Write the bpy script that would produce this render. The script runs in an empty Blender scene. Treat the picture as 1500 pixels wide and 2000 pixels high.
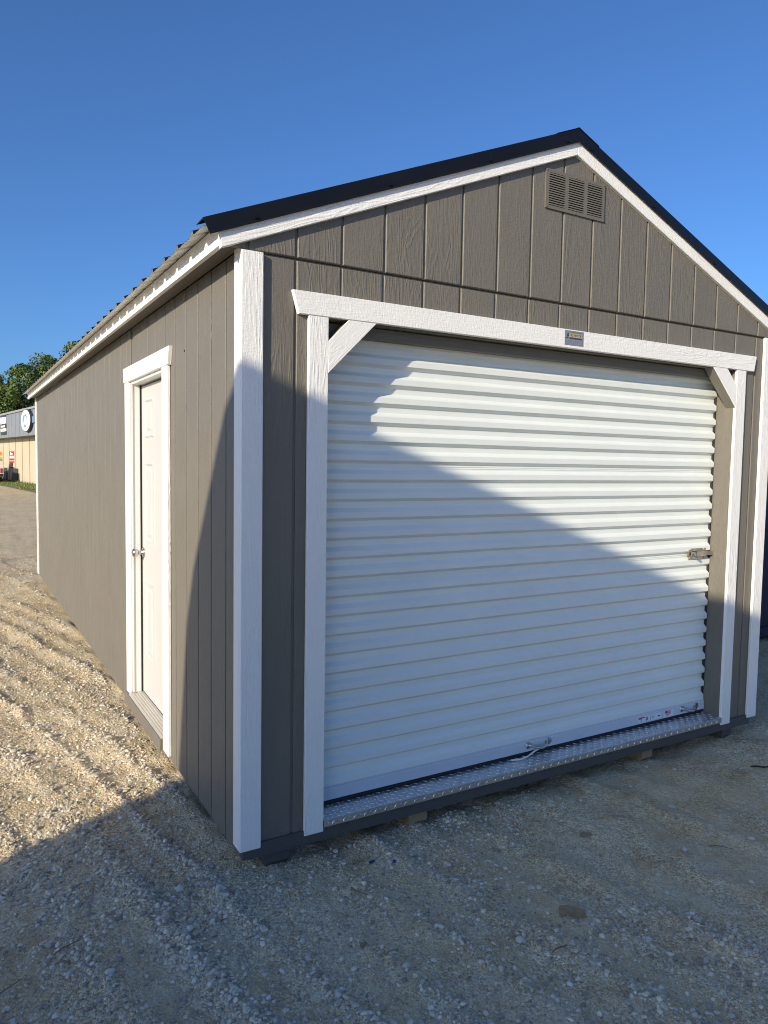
import bpy, math, random
import numpy as np
from mathutils import Matrix, Vector

random.seed(7)
rng = np.random.default_rng(7)
scene = bpy.context.scene
COL = scene.collection

# ------------------------------------------------------------------ camera
cam_d = bpy.data.cameras.new('camera')
cam = bpy.data.objects.new('camera', cam_d)
COL.objects.link(cam)
CAM = Vector((-0.9752, -2.7482, 1.6239))
cr = Vector((0.86248331, -0.50583737, 0.01584614))
cu = Vector((0.01973534, 0.06490433, 0.99769632))
cf = Vector((0.50570057, 0.86018369, -0.06596178))
cam.matrix_world = Matrix(((cr.x, cu.x, -cf.x, CAM.x), (cr.y, cu.y, -cf.y, CAM.y), (cr.z, cu.z, -cf.z, CAM.z), (0, 0, 0, 1)))
cam_d.sensor_fit = 'HORIZONTAL'
cam_d.sensor_width = 36.0
cam_d.lens = 1422.256 / 1500 * 36.0
cam_d.clip_start = 0.05
cam_d.clip_end = 6000
scene.camera = cam

# ------------------------------------------------------------------ sky and sun
SUN_DIR = Vector((-0.285, -0.128, 0.113)).normalized()      # towards the sun
ELEV = math.asin(SUN_DIR.z)
AZ = math.atan2(SUN_DIR.x, SUN_DIR.y)
world = bpy.data.worlds.new('World')
scene.world = world
world.use_nodes = True
wn = world.node_tree
wn.nodes.clear()
sky = wn.nodes.new('ShaderNodeTexSky')
sky.sky_type = 'NISHITA'
sky.sun_disc = False
sky.sun_elevation = ELEV
sky.sun_rotation = AZ
sky.altitude = 1000
sky.air_density = 1.0
sky.dust_density = 3.6
sky.ozone_density = 8.5
bgn = wn.nodes.new('ShaderNodeBackground')
bgn.inputs['Strength'].default_value = 0.117
outn = wn.nodes.new('ShaderNodeOutputWorld')
wn.links.new(sky.outputs[0], bgn.inputs['Color'])
wn.links.new(bgn.outputs[0], outn.inputs['Surface'])

sun_d = bpy.data.lights.new('sun', 'SUN')
sun_d.energy = 3.9
sun_d.angle = math.radians(0.5)
sun_d.color = (1.0, 0.87, 0.665)
sun = bpy.data.objects.new('sun', sun_d)
COL.objects.link(sun)
sun.rotation_euler = (-SUN_DIR).to_track_quat('-Z', 'Y').to_euler()
sun.location = (-20, -10, 20)

scene.view_settings.view_transform = 'Standard'
scene.view_settings.look = 'None'
scene.view_settings.exposure = 0.6
scene.view_settings.gamma = 1.0
scene.view_settings.use_curve_mapping = False
scene.render.engine = 'CYCLES'
scene.cycles.use_denoising = True
scene.cycles.filter_width = 1.05
scene.cycles.max_bounces = 8
scene.cycles.diffuse_bounces = 4

# ------------------------------------------------------------------ mesh helpers
WORLD = {}
LOCALS = {}      # frames whose meshes are given in the frame's own coordinates

class MB:
    def __init__(s):
        s.v = []; s.f = []
    def add(s, vs, fs):
        n = len(s.v)
        s.v.extend([tuple(p) for p in vs]); s.f.extend([tuple(i + n for i in f) for f in fs])
        return s
    def box(s, x0, x1, y0, y1, z0, z1):
        return s.add([(x0, y0, z0), (x1, y0, z0), (x1, y1, z0), (x0, y1, z0), (x0, y0, z1), (x1, y0, z1), (x1, y1, z1), (x0, y1, z1)],
                     [(0, 3, 2, 1), (4, 5, 6, 7), (0, 1, 5, 4), (1, 2, 6, 5), (2, 3, 7, 6), (3, 0, 4, 7)])
    def prism(s, poly, axis, a, b, ch=0.0):
        """poly: list of 2-D points; axis 'x': poly is (y, z); 'y': (x, z); 'z': (x, y). ch: chamfer of the a-face."""
        def P(p, t):
            return {'x': (t, p[0], p[1]), 'y': (p[0], t, p[1]), 'z': (p[0], p[1], t)}[axis]
        n = len(poly)
        if ch > 0:
            cx = sum(p[0] for p in poly) / n; cz = sum(p[1] for p in poly) / n
            ins = inset(poly, ch)
            sgn = 1 if b > a else -1
            vs = [P(p, a) for p in ins] + [P(p, a + sgn * ch) for p in poly] + [P(p, b) for p in poly]
            fs = [tuple(range(n)), tuple(range(3 * n - 1, 2 * n - 1, -1))]
            for i in range(n):
                j = (i + 1) % n
                fs.append((i, i + n, j + n, j)); fs.append((i + n, i + 2 * n, j + 2 * n, j + n))
        else:
            vs = [P(p, a) for p in poly] + [P(p, b) for p in poly]
            fs = [tuple(range(n)), tuple(range(2 * n - 1, n - 1, -1))]
            for i in range(n):
                j = (i + 1) % n
                fs.append((i, i + n, j + n, j))
        return s.add(vs, fs)
    def tube(s, pts, r, n=8, caps=True):
        pts = [Vector(p) for p in pts]
        rs = r if isinstance(r, (list, tuple)) else [r] * len(pts)
        vs = []; fs = []
        up = None
        for i, p in enumerate(pts):
            t = (pts[min(i + 1, len(pts) - 1)] - pts[max(i - 1, 0)]).normalized()
            if up is None:
                up = Vector((0, 0, 1)) if abs(t.z) < 0.9 else Vector((1, 0, 0))
            a = t.cross(up)
            if a.length < 1e-6: a = t.orthogonal()
            a.normalize(); b = a.cross(t).normalized(); up = b
            for k in range(n):
                c = 2 * math.pi * k / n
                vs.append(p + (a * math.cos(c) + b * math.sin(c)) * rs[i])
        for i in range(len(pts) - 1):
            for k in range(n):
                l = (k + 1) % n
                fs.append((i * n + k, i * n + l, (i + 1) * n + l, (i + 1) * n + k))
        if caps:
            fs.append(tuple(range(n - 1, -1, -1))); m = (len(pts) - 1) * n
            fs.append(tuple(range(m, m + n)))
        return s.add(vs, fs)
    def build(s, name, mat, parent=None, M=None, smooth=False):
        return obj(name, s.mesh(name, mat, M, smooth), parent, M)
    def mesh(s, name, mat, M=None, smooth=False):
        v = s.v
        if M is not None and id(M) not in LOCALS:
            I = M.inverted(); v = [tuple(I @ Vector(p)) for p in s.v]
        me = bpy.data.meshes.new(name)
        me.from_pydata(v, [], s.f)
        import bmesh
        bm = bmesh.new(); bm.from_mesh(me); bmesh.ops.recalc_face_normals(bm, faces=bm.faces); bm.to_mesh(me); bm.free()
        if mat: me.materials.append(mat)
        if smooth:
            me.polygons.foreach_set('use_smooth', [True] * len(me.polygons))
        me.update()
        return me

def inset(poly, d):
    n = len(poly); out = []
    area = sum(poly[i][0] * poly[(i + 1) % n][1] - poly[(i + 1) % n][0] * poly[i][1] for i in range(n))
    sg = 1 if area > 0 else -1
    for i in range(n):
        p0, p1, p2 = Vector(poly[i - 1]), Vector(poly[i]), Vector(poly[(i + 1) % n])
        e1 = (p1 - p0).normalized(); e2 = (p2 - p1).normalized()
        n1 = Vector((-e1.y, e1.x)) * sg; n2 = Vector((-e2.y, e2.x)) * sg
        k = n1 + n2
        k = k / max(0.3, k.dot(n1)) if k.length > 1e-6 else n1
        out.append(tuple(p1 + k * d))
    return out

def obj(name, me, parent=None, M=None):
    o = bpy.data.objects.new(name, me)
    COL.objects.link(o)
    M = M or Matrix.Identity(4)
    WORLD[o.name] = M
    if parent is not None:
        o.parent = parent
        o.matrix_parent_inverse = WORLD[parent.name].inverted()
    o.matrix_basis = M
    return o

def thing(name, label, cat, loc=(0, 0, 0), group=None):
    o = obj(name, None, None, Matrix.Translation(loc))
    o.empty_display_size = 0.1
    tag(o, label, cat, group)
    return o

def tag(o, label=None, cat=None, group=None, kind=None):
    if label: o['label'] = label
    if cat: o['category'] = cat
    if group: o['group'] = group
    if kind: o['kind'] = kind
    return o

# ------------------------------------------------------------------ materials
class NT:
    def __init__(s, name):
        s.m = bpy.data.materials.new(name); s.m.use_nodes = True
        s.t = s.m.node_tree; s.t.nodes.clear()
        s.out = s.n('ShaderNodeOutputMaterial'); s.b = s.n('ShaderNodeBsdfPrincipled')
        s.l(s.b.outputs[0], s.out.inputs[0])
    def n(s, k, **kw):
        x = s.t.nodes.new(k)
        for a, b in kw.items(): setattr(x, a, b)
        return x
    def l(s, a, b): s.t.links.new(a, b)
    def math(s, op, a, b=None, c=None):
        x = s.n('ShaderNodeMath', operation=op)
        for i, q in enumerate((a, b, c)):
            if q is None: continue
            if isinstance(q, (int, float)): x.inputs[i].default_value = q
            else: s.l(q, x.inputs[i])
        return x.outputs[0]
    def noise(s, vec, scale, detail=3, rough=0.55, dist=0.0):
        x = s.n('ShaderNodeTexNoise'); x.inputs['Scale'].default_value = scale
        x.inputs['Detail'].default_value = detail; x.inputs['Roughness'].default_value = rough
        x.inputs['Distortion'].default_value = dist
        s.l(vec, x.inputs['Vector']); return x.outputs[0]
    def ramp(s, fac, stops):
        x = s.n('ShaderNodeValToRGB'); e = x.color_ramp.elements
        while len(e) < len(stops): e.new(0.5)
        for i, (p, c) in enumerate(stops):
            e[i].position = p; e[i].color = (*c, 1) if len(c) == 3 else c
        s.l(fac, x.inputs[0]); return x.outputs[0]
    def mapping(s, vec, scale=(1, 1, 1), loc=(0, 0, 0)):
        x = s.n('ShaderNodeMapping'); x.inputs['Scale'].default_value = scale; x.inputs['Location'].default_value = loc
        s.l(vec, x.inputs[0]); return x.outputs[0]
    def obj_coord(s, rand=True):
        c = s.n('ShaderNodeTexCoord').outputs['Object']
        if not rand: return c
        r = s.n('ShaderNodeObjectInfo').outputs['Random']
        k = s.math('MULTIPLY', r, 37.0)
        v = s.n('ShaderNodeVectorMath', operation='ADD'); cmb = s.n('ShaderNodeCombineXYZ')
        for i in range(3): s.l(k, cmb.inputs[i])
        s.l(c, v.inputs[0]); s.l(cmb.outputs[0], v.inputs[1]); return v.outputs[0]
    def bump(s, h, dist, strength=1.0, normal=None):
        x = s.n('ShaderNodeBump'); x.inputs['Distance'].default_value = dist; x.inputs['Strength'].default_value = strength
        s.l(h, x.inputs['Height'])
        if normal: s.l(normal, x.inputs['Normal'])
        return x.outputs[0]
    def mixc(s, fac, a, b, mode='MIX'):
        x = s.n('ShaderNodeMix', data_type='RGBA', blend_type=mode)
        for i, q in ((0, fac), (6, a), (7, b)):
            if isinstance(q, (int, float)): x.inputs[i].default_value = q
            elif isinstance(q, tuple): x.inputs[i].default_value = (*q, 1)
            else: s.l(q, x.inputs[i])
        return x.outputs[2]
    def done(s, color=None, rough=None, metal=None, normal=None, spec=None):
        b = s.b.inputs
        if color is not None:
            if isinstance(color, tuple): b['Base Color'].default_value = (*color, 1)
            else: s.l(color, b['Base Color'])
        if rough is not None:
            if isinstance(rough, (int, float)): b['Roughness'].default_value = rough
            else: s.l(rough, b['Roughness'])
        if metal is not None: b['Metallic'].default_value = metal
        if spec is not None: b['Specular IOR Level'].default_value = spec
        if normal is not None: s.l(normal, b['Normal'])
        return s.m

def grain_mat(name, col, axis='z', strength=1.0, rough=0.5, vary=0.08):
    """painted board with an embossed cedar grain running along one local axis"""
    t = NT(name)
    c = t.obj_coord()
    def sc(across, along):
        return tuple(along if a == axis else across for a in 'xyz')
    warp = t.noise(t.mapping(c, sc(1, 0.35)), 3.0, 2, 0.5)
    ring = t.noise(t.mapping(c, sc(1.0, 0.13)), 11.0, 3, 0.5, 0.5)
    rr = t.math('SINE', t.math('MULTIPLY', ring, 95.0))
    rr = t.math('POWER', t.math('ADD', t.math('MULTIPLY', rr, 0.5), 0.5), 2.5)
    fib = t.noise(t.mapping(c, sc(1.0, 0.12)), 150.0, 3, 0.6)
    saw = t.noise(t.mapping(c, sc(0.35, 1.0)), 130.0, 2, 0.6)
    mask = t.ramp(warp, [(0.38, (0, 0, 0)), (0.6, (1, 1, 1))])
    h = t.math('ADD', t.math('MULTIPLY', rr, t.math('MULTIPLY', mask, 0.5)), t.math('ADD', t.math('MULTIPLY', fib, 0.85), t.math('MULTIPLY', saw, 0.7)))
    n = t.bump(h, 0.0016 * strength, 1.0)
    big = t.noise(c, 2.2, 3, 0.6)
    fine = t.noise(t.mapping(c, sc(1, .1)), 60, 2, 0.5)
    f = t.math('ADD', t.math('MULTIPLY', big, 0.6), t.math('MULTIPLY', fine, 0.4))
    lo = tuple(x * (1 - vary) for x in col); hi = tuple(min(1, x * (1 + vary)) for x in col)
    colr = t.ramp(f, [(0.3, lo), (0.7, hi)])
    rg = t.math('ADD', t.math('MULTIPLY', big, 0.2), rough - 0.1)
    return t.done(colr, rg, 0, n, 0.35)

def plain_mat(name, col, rough=0.5, metal=0.0, vary=0.06, nscale=6.0, bump=0.0, bscale=200.0, spec=0.5, dirt=None):
    t = NT(name)
    c = t.obj_coord()
    f = t.noise(c, nscale, 4, 0.6)
    colr = t.ramp(f, [(0.3, tuple(x * (1 - vary) for x in col)), (0.7, tuple(min(1, x * (1 + vary)) for x in col))])
    if dirt:
        d = t.noise(c, 14.0, 5, 0.7)
        colr = t.mixc(t.ramp(d, [(0.55, (0, 0, 0)), (0.8, (.5, .5, .5))]), colr, dirt)
    n = t.bump(t.noise(c, bscale, 3, 0.6), bump, 1.0) if bump else None
    rg = t.math('ADD', t.math('MULTIPLY', t.noise(c, nscale * 3, 3), 0.15), rough - 0.075)
    return t.done(colr, rg, metal, n, spec)

SID = (0.164, 0.150, 0.124)
M_SID = grain_mat('grey_brown_siding_paint', SID, 'z', 1.15, 0.52)
M_SIDX = grain_mat('grey_brown_paint_along', SID, 'x', 0.7, 0.55)
M_SIDY = grain_mat('grey_brown_soffit_paint', (0.17, 0.152, 0.13), 'y', 0.7, 0.55)
M_WZ = grain_mat('white_trim_paint_upright', (0.83, 0.82, 0.78), 'z', 1.15, 0.45, 0.025)
M_WX = grain_mat('white_trim_paint_level', (0.83, 0.82, 0.78), 'x', 1.15, 0.45, 0.025)
M_WY = grain_mat('white_trim_paint_side', (0.83, 0.82, 0.78), 'y', 0.7, 0.45, 0.02)
M_RIM = grain_mat('dark_grey_rim_paint', (0.085, 0.080, 0.075), 'x', 0.6, 0.6)
M_DOOR = plain_mat('white_steel_curtain', (0.755, 0.795, 0.76), 0.34, 0, 0.03, 3.0, 0.0003, 260, 0.45)
M_BAR = plain_mat('grey_white_bottom_bar', (0.56, 0.60, 0.64), 0.36, 0, 0.03, 3.0)
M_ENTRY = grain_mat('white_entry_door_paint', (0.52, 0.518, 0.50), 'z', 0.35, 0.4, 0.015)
M_JAMBW = plain_mat('white_jamb_paint', (0.78, 0.77, 0.73), 0.42, 0, 0.02)
M_ROOF = plain_mat('black_roof_steel', (0.006, 0.0065, 0.008), 0.40, 0, 0.15, 5.0, 0, 200, 0.3)
M_ROOFU = plain_mat('pale_roof_underside', (0.66, 0.65, 0.60), 0.45, 0, 0.05)
M_ALU = plain_mat('bright_tread_plate', (0.74, 0.75, 0.76), 0.30, 1.0, 0.12, 9.0, 0.0006, 160)
M_ZINC = plain_mat('zinc_plated_steel', (0.55, 0.53, 0.48), 0.33, 1.0, 0.12, 40.0)
M_NICK = plain_mat('satin_nickel', (0.62, 0.58, 0.52), 0.22, 1.0, 0.05, 40.0)
M_BLACK = plain_mat('black_rubber', (0.012, 0.012, 0.013), 0.7)
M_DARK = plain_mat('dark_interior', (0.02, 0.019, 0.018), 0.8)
M_ROPE = plain_mat('white_cord', (0.7, 0.7, 0.68), 0.8)
M_RAWW = grain_mat('raw_treated_timber', (0.30, 0.22, 0.12), 'y', 1.0, 0.7, 0.2)
M_SILL = plain_mat('pale_aluminium_sill', (0.60, 0.56, 0.48), 0.4, 0.3, 0.06, 5.0)
M_VENT = plain_mat('grey_brown_vent_paint', (0.152, 0.138, 0.111), 0.5, 0, 0.04)

def flat(name, col, rough=0.6):
    return plain_mat(name, col, rough, 0, 0.04, 8.0)

# ------------------------------------------------------------------ value noise for the ground
TAB = rng.random((256, 256))
def vnoise(x, y):
    xi = np.floor(x).astype(int); yi = np.floor(y).astype(int)
    fx = x - xi; fy = y - yi
    fx = fx * fx * (3 - 2 * fx); fy = fy * fy * (3 - 2 * fy)
    a = TAB[xi % 256, yi % 256]; b = TAB[(xi + 1) % 256, yi % 256]
    c = TAB[xi % 256, (yi + 1) % 256]; d = TAB[(xi + 1) % 256, (yi + 1) % 256]
    return (a * (1 - fx) + b * fx) * (1 - fy) + (c * (1 - fx) + d * fx) * fy - 0.5
def fbm(x, y, n=4):
    s = 0; a = 1.0
    for i in range(n):
        s = s + a * vnoise(x + 17.3 * i, y - 9.1 * i); x = x * 2.03; y = y * 2.03; a *= 0.5
    return s

BANDS = [(-1.62, .07, .020), (-1.28, .06, .018), (-0.98, .05, .016), (-0.645, .05, .018), (-0.376, .06, .024), (-0.13, .04, .020), (0.11, .05, .020),
         (0.36, .05, .012), (0.62, .06, .022), (0.86, .04, .010), (1.09, .06, .020), (1.5, .06, .016), (1.9, .07, .014), (2.4, .07, .016)]
def lateral(x, y):
    return x + 0.22 * y + 0.10 * vnoise(x * 0.4 + 3.1, y * 0.7 + 5.2) + 0.035 * vnoise(x * 1.9 + 1.7, y * 2.3)
def bandmask(x, y):
    v = lateral(x, y); m = 0
    for c, w, a in BANDS:
        amp = np.clip(0.9 + 1.4 * vnoise(x * 1.3 + c * 7, y * 1.1 + c * 3), 0.1, 1.4)
        m = m + amp * (a / 0.02) * np.exp(-((v - c) / w) ** 2)
    return m
def ground_z(x, y):
    x = np.asarray(x, float); y = np.asarray(y, float)
    r = np.hypot(x + 0.97, y + 2.75)
    near = np.clip(1.35 - r / 22.0, 0.25, 1)
    m = bandmask(x, y)
    v = lateral(x, y)
    rut = 0.010 * np.cos(v * 2 * math.pi / 0.27) * np.clip(1 - r / 16, 0, 1)
    h = -0.066 + near * (0.017 * m + 0.3 * rut + 0.024 * fbm(x * 0.9, y * 0.9, 3) + 0.022 * fbm(x * 5, y * 5, 3) + 0.013 * fbm(x * 22, y * 22, 3) * (0.55 + 0.45 * np.clip(m, 0, 1)) + 0.005 * fbm(x * 70, y * 70, 2))
    # churned turning marks beyond the back corner of the shed
    d = np.hypot(x - 1.2, (y - 9.3))
    for rad, a in ((2.0, .05), (2.35, -.045), (2.75, .05), (3.2, -.03)):
        h = h + a * np.exp(-((d - rad) / .13) ** 2) * np.clip(1.5 - np.abs(y - 10.6) / 1.6, 0, 1) * np.clip(0.6 - x, 0, 1)
    inside = np.clip((x + 0.25) / 0.25, 0, 1) * np.clip((y + 0.15) / 0.15, 0, 1) * (y < 8.8) * (x < 3.6)
    h = h * (1 - inside) + np.minimum(h, -0.045) * inside
    far = np.clip((r - 25) / 40, 0, 1)
    return h * (1 - far) + (-0.06) * far

# ------------------------------------------------------------------ ground sheet
t = NT('sandy_gravel_ground')
c = t.obj_coord(False)
n1 = t.noise(c, 0.9, 5, 0.6); n2 = t.noise(c, 7.0, 5, 0.65); n3 = t.noise(c, 60.0, 4, 0.7); n4 = t.noise(c, 300.0, 3, 0.7)
base = t.ramp(n1, [(0.32, (0.47, 0.35, 0.198)), (0.5, (0.54, 0.425, 0.255)), (0.68, (0.58, 0.48, 0.312))])
base = t.mixc(t.ramp(n2, [(0.42, (0, 0, 0)), (0.62, (.6, .6, .6))]), base, (0.60, 0.515, 0.375))
base = t.mixc(t.ramp(t.noise(c, 3.1, 4, 0.7), [(0.56, (0, 0, 0)), (0.70, (.7, .7, .7))]), base, (0.37, 0.265, 0.15))
base = t.mixc(0.55, base, t.ramp(n3, [(0.25, (0.35, 0.35, 0.35)), (0.75, (0.72, 0.72, 0.72))]), 'OVERLAY')
base = t.mixc(0.35, base, t.ramp(n4, [(0.2, (0.3, 0.3, 0.3)), (0.8, (0.75, 0.75, 0.75))]), 'OVERLAY')
peb = None
cells = []
for sc_, wt in ((55.0, 0.5), (120.0, 0.8), (260.0, 0.7)):
    vor = t.n('ShaderNodeTexVoronoi'); vor.inputs['Scale'].default_value = sc_
    wv = t.n('ShaderNodeVectorMath', operation='ADD'); nz = t.n('ShaderNodeTexNoise'); nz.inputs['Scale'].default_value = sc_ * 1.3
    t.l(c, nz.inputs['Vector']); sv = t.n('ShaderNodeVectorMath', operation='SCALE'); sv.inputs['Scale'].default_value = 0.5 / sc_
    t.l(nz.outputs['Color'], sv.inputs[0]); t.l(c, wv.inputs[0]); t.l(sv.outputs[0], wv.inputs[1]); t.l(wv.outputs[0], vor.inputs['Vector'])
    hgt = t.math('MULTIPLY', t.math('SUBTRACT', 0.75, vor.outputs['Distance']), wt * 55.0 / sc_)
    cc = t.n('ShaderNodeSeparateColor'); t.l(vor.outputs['Color'], cc.inputs[0])
    cells.append((cc.outputs[0], hgt))
mp = t.n('ShaderNodeMapping'); mp.inputs['Rotation'].default_value = (0, 0, -math.atan(0.22)); mp.inputs['Scale'].default_value = (1.0, 0.16, 1.0)
t.l(c, mp.inputs[0])
gm = t.ramp(t.math('ADD', t.math('MULTIPLY', t.noise(mp.outputs[0], 3.6, 3, 0.55), 0.7), t.math('MULTIPLY', t.noise(c, 2.4, 4, 0.65), 0.3)), [(0.42, (.06, .06, .06)), (0.58, (1, 1, 1))])
for k, (cell, hgt) in enumerate(cells):
    base = t.mixc(t.math('MULTIPLY', gm, (0.30, 0.62, 0.62)[k]), base, t.ramp(cell, [(0.0, (0.22, 0.22, 0.22)), (0.55, (0.5, 0.5, 0.5)), (1.0, (0.80, 0.80, 0.80))]), 'OVERLAY')
hh = t.math('ADD', t.math('MULTIPLY', n3, 0.5), t.math('ADD', cells[0][1], t.math('ADD', cells[1][1], cells[2][1])))
M_GROUND = t.done(base, 0.93, 0, t.bump(hh, 0.010, 1.0), 0.15)

def make_ground():
    rr = [0.35]
    while rr[-1] < 14: rr.append(rr[-1] + max(0.009, 0.0065 * rr[-1]))
    while rr[-1] < 60: rr.append(rr[-1] * 1.03)
    while rr[-1] < 4000: rr.append(rr[-1] * 1.12)
    rr = np.array(rr)
    mid = math.atan2(cf.y, cf.x)
    fine = np.arange(-36, 36, 0.13); coarse = np.arange(36, 324, 2.0)
    ang = mid + np.radians(np.concatenate([fine, coarse]))
    R, A = np.meshgrid(rr, ang, indexing='ij')
    X = CAM.x + R * np.cos(A); Y = CAM.y + R * np.sin(A); Z = ground_z(X, Y)
    n, m = R.shape
    V = np.stack([X, Y, Z], -1).reshape(-1, 3)
    V = np.vstack([V, [[CAM.x, CAM.y, float(ground_z(CAM.x, CAM.y))]]])
    i = np.arange(n - 1)[:, None]; j = np.arange(m)[None, :]; k = (j + 1) % m
    q = np.stack([i * m + j, (i + 1) * m + j, (i + 1) * m + k, i * m + k], -1).reshape(-1, 4)
    tri = np.stack([np.full(m, n * m), np.arange(m), (np.arange(m) + 1) % m], -1)
    me = bpy.data.meshes.new('ground')
    me.vertices.add(len(V)); me.vertices.foreach_set('co', V.astype(np.float32).ravel())
    nl = q.size + tri.size
    me.loops.add(nl); me.loops.foreach_set('vertex_index', np.concatenate([q.ravel(), tri.ravel()]).astype(np.int32))
    me.polygons.add(len(q) + len(tri))
    st = np.concatenate([np.arange(len(q)) * 4, q.size + np.arange(len(tri)) * 3])
    me.polygons.foreach_set('loop_start', st.astype(np.int32))
    me.polygons.foreach_set('use_smooth', np.ones(len(q) + len(tri), bool))
    me.update(calc_edges=True); me.validate()
    me.materials.append(M_GROUND)
    o = obj('ground', me)
    tag(o, kind='structure')
    return o
GROUND = make_ground()

# ------------------------------------------------------------------ shed
S = 0.2032          # groove spacing
W = 3.4005; LEN = 8.4085
XC = 1.7
G0 = 0.0096
RK = 0.4083         # roof pitch
GAP = 0.011
ZSEAM = 2.4363
shed = thing('storage_shed', 'long grey-brown portable garage shed with white trim and roll-up door', 'shed', (XC, LEN / 2, -0.06))

# --- runners under the floor
for k, (xa, xb, m) in enumerate(((0.105, 0.21, M_RIM), (0.806, 0.908, M_RAWW), (2.395, 2.48, M_RAWW), (3.13, 3.215, M_RIM))):
    MB().prism([(0.012, 0.006), (0.012, -0.045), (0.05, -0.085), (LEN - .05, -0.085), (LEN - .02, 0.006)], 'x', xa, xb).build('skid_runner', m, shed)
# --- floor rim
MB().box(-0.004, 3.36, -0.0125, 0.03, 0.008, 0.066).build('rim_board', M_RIM, shed)
MB().box(0.03, W - .03, 0.04, LEN - .03, 0.006, 0.06).build('floor_deck', M_RAWW, shed)

# --- front wall: backing with an opening, then the siding boards
OX0, OX1, OZ = 0.353, 3.063, 2.185
fw = MB()
fw.box(0.0, OX0, 0.0075, 0.05, 0.03, ZSEAM); fw.box(OX1, W, 0.0075, 0.05, 0.03, ZSEAM); fw.box(OX0, OX1, 0.0075, 0.05, OZ + .03, ZSEAM)
front = fw.build('front_wall', M_SID, shed)
def board_z(x0, x1, face, back, z0, z1, name, parent, extra=None):
    mb = MB(); mb.prism([(x0, z0), (x1, z0), (x1, z1), (x0, z1)], 'y', face, back, 0.0032)
    if extra: mb.box(*extra)
    M = Matrix.Translation(((x0 + x1) / 2, face, z0))
    return mb.build(name, M_SID, parent, M)
for k in range(0, 17):
    x0 = (0.001 if k == 0 else G0 + S * k + GAP / 2); x1 = min(W - 0.001, G0 + S * (k + 1) - GAP / 2)
    top = ZSEAM - 0.006
    if x0 >= OX0 - .001 and x1 <= OX1 + .001:
        board_z(x0, x1, 0.0, 0.012, 2.225, top, 'siding_board', front)
    elif x1 <= OX0 or x0 >= OX1:
        board_z(x0, x1, 0.0, 0.012, 0.036, top, 'siding_board', front)
    elif x0 < OX0:
        board_z(x0, OX0, 0.0, 0.012, 0.036, top, 'siding_board', front, (OX0 - .001, x1, 0.0003, 0.012, 2.225, top))
    else:
        board_z(OX1, x1, 0.0, 0.012, 0.036, top, 'siding_board', front, (x0, OX1 + .001, 0.0003, 0.012, 2.225, top))

# --- gable
def rake_z(x): return 3.1586 - RK * abs(x - XC)
gb = MB(); gb.prism([(0.0, ZSEAM + .002), (W, ZSEAM + .002), (W, rake_z(W) + .06), (XC, rake_z(XC) + .06), (0.0, rake_z(0) + .06)], 'y', -0.0005, 0.05)
gable = gb.build('gable', M_SID, shed)
ed = [-0.10] + [G0 + S * k for k in range(0, 17)] + [3.50]
for a, b in zip(ed[:-1], ed[1:]):
    x0 = a + GAP / 2; x1 = b - GAP / 2
    top = lambda x: rake_z(x) + 0.035
    poly = [(x0, ZSEAM + .0035), (x1, ZSEAM + .0035), (x1, top(x1))]
    if x0 < XC < x1: poly.append((XC, top(XC)))
    poly.append((x0, top(x0)))
    if top(x0) < ZSEAM + .006 or top(x1) < ZSEAM + .006:
        poly = [p for p in poly if p[1] > ZSEAM + .003]
    MB().prism(poly, 'y', -0.0085, 0.003, 0.0032).build('siding_board', M_SID, gable, Matrix.Translation(((x0 + x1) / 2, -.0085, ZSEAM)))

# --- side wall towards the camera
D0, D1, DZ = 1.245, 2.135, 2.125       # entry door opening
sw = MB()
sw.box(0.0075, 0.05, 0.051, D0, 0.0, 2.455); sw.box(0.0075, 0.05, D1, LEN, 0.0, 2.455); sw.box(0.0075, 0.05, D0, D1, DZ, 2.455)
side = sw.build('side_wall', M_SID, shed)
G1 = 0.0213
full = MB().prism([(-S / 2 + GAP / 2, 0.0), (S / 2 - GAP / 2, 0.0), (S / 2 - GAP / 2, 2.452), (-S / 2 + GAP / 2, 2.452)], 'x', 0, 0.012, 0.002).mesh('siding_board', M_SID)
for k in range(0, 42):
    y0 = G1 + S * k + GAP / 2; y1 = G1 + S * (k + 1) - GAP / 2
    if y0 > LEN - .02: break
    y1 = min(y1, LEN - .002)
    def bd(a, b, za, zb):
        MB().prism([(a, za), (b, za), (b, zb), (a, zb)], 'x', 0.0, 0.012, 0.002).build('siding_board', M_SID, side, Matrix.Translation((0, (a + b) / 2, za)))
    if y0 >= D0 and y1 <= D1: bd(y0, y1, DZ, 2.452)
    elif y1 <= D0 or y0 >= D1:
        if abs((y1 - y0) - (S - GAP)) < 1e-4: obj('siding_board', full, side, Matrix.Translation((0, (y0 + y1) / 2, 0)))
        else: bd(y0, y1, 0.0, 2.452)
    elif y0 < D0: bd(y0, D0 + .0, 0.0, 2.452)
    else: bd(D1, y1, 0.0, 2.452)
MB().box(W - .05, W, 0.051, LEN, 0.0, 2.455).build('side_wall', M_SID, shed)
MB().prism([(0.05, 0.0), (W - .05, 0.0), (W - .05, 2.5), (XC, 3.18), (0.05, 2.5)], 'y', LEN - .05, LEN).build('back_wall', M_SID, shed)

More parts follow.
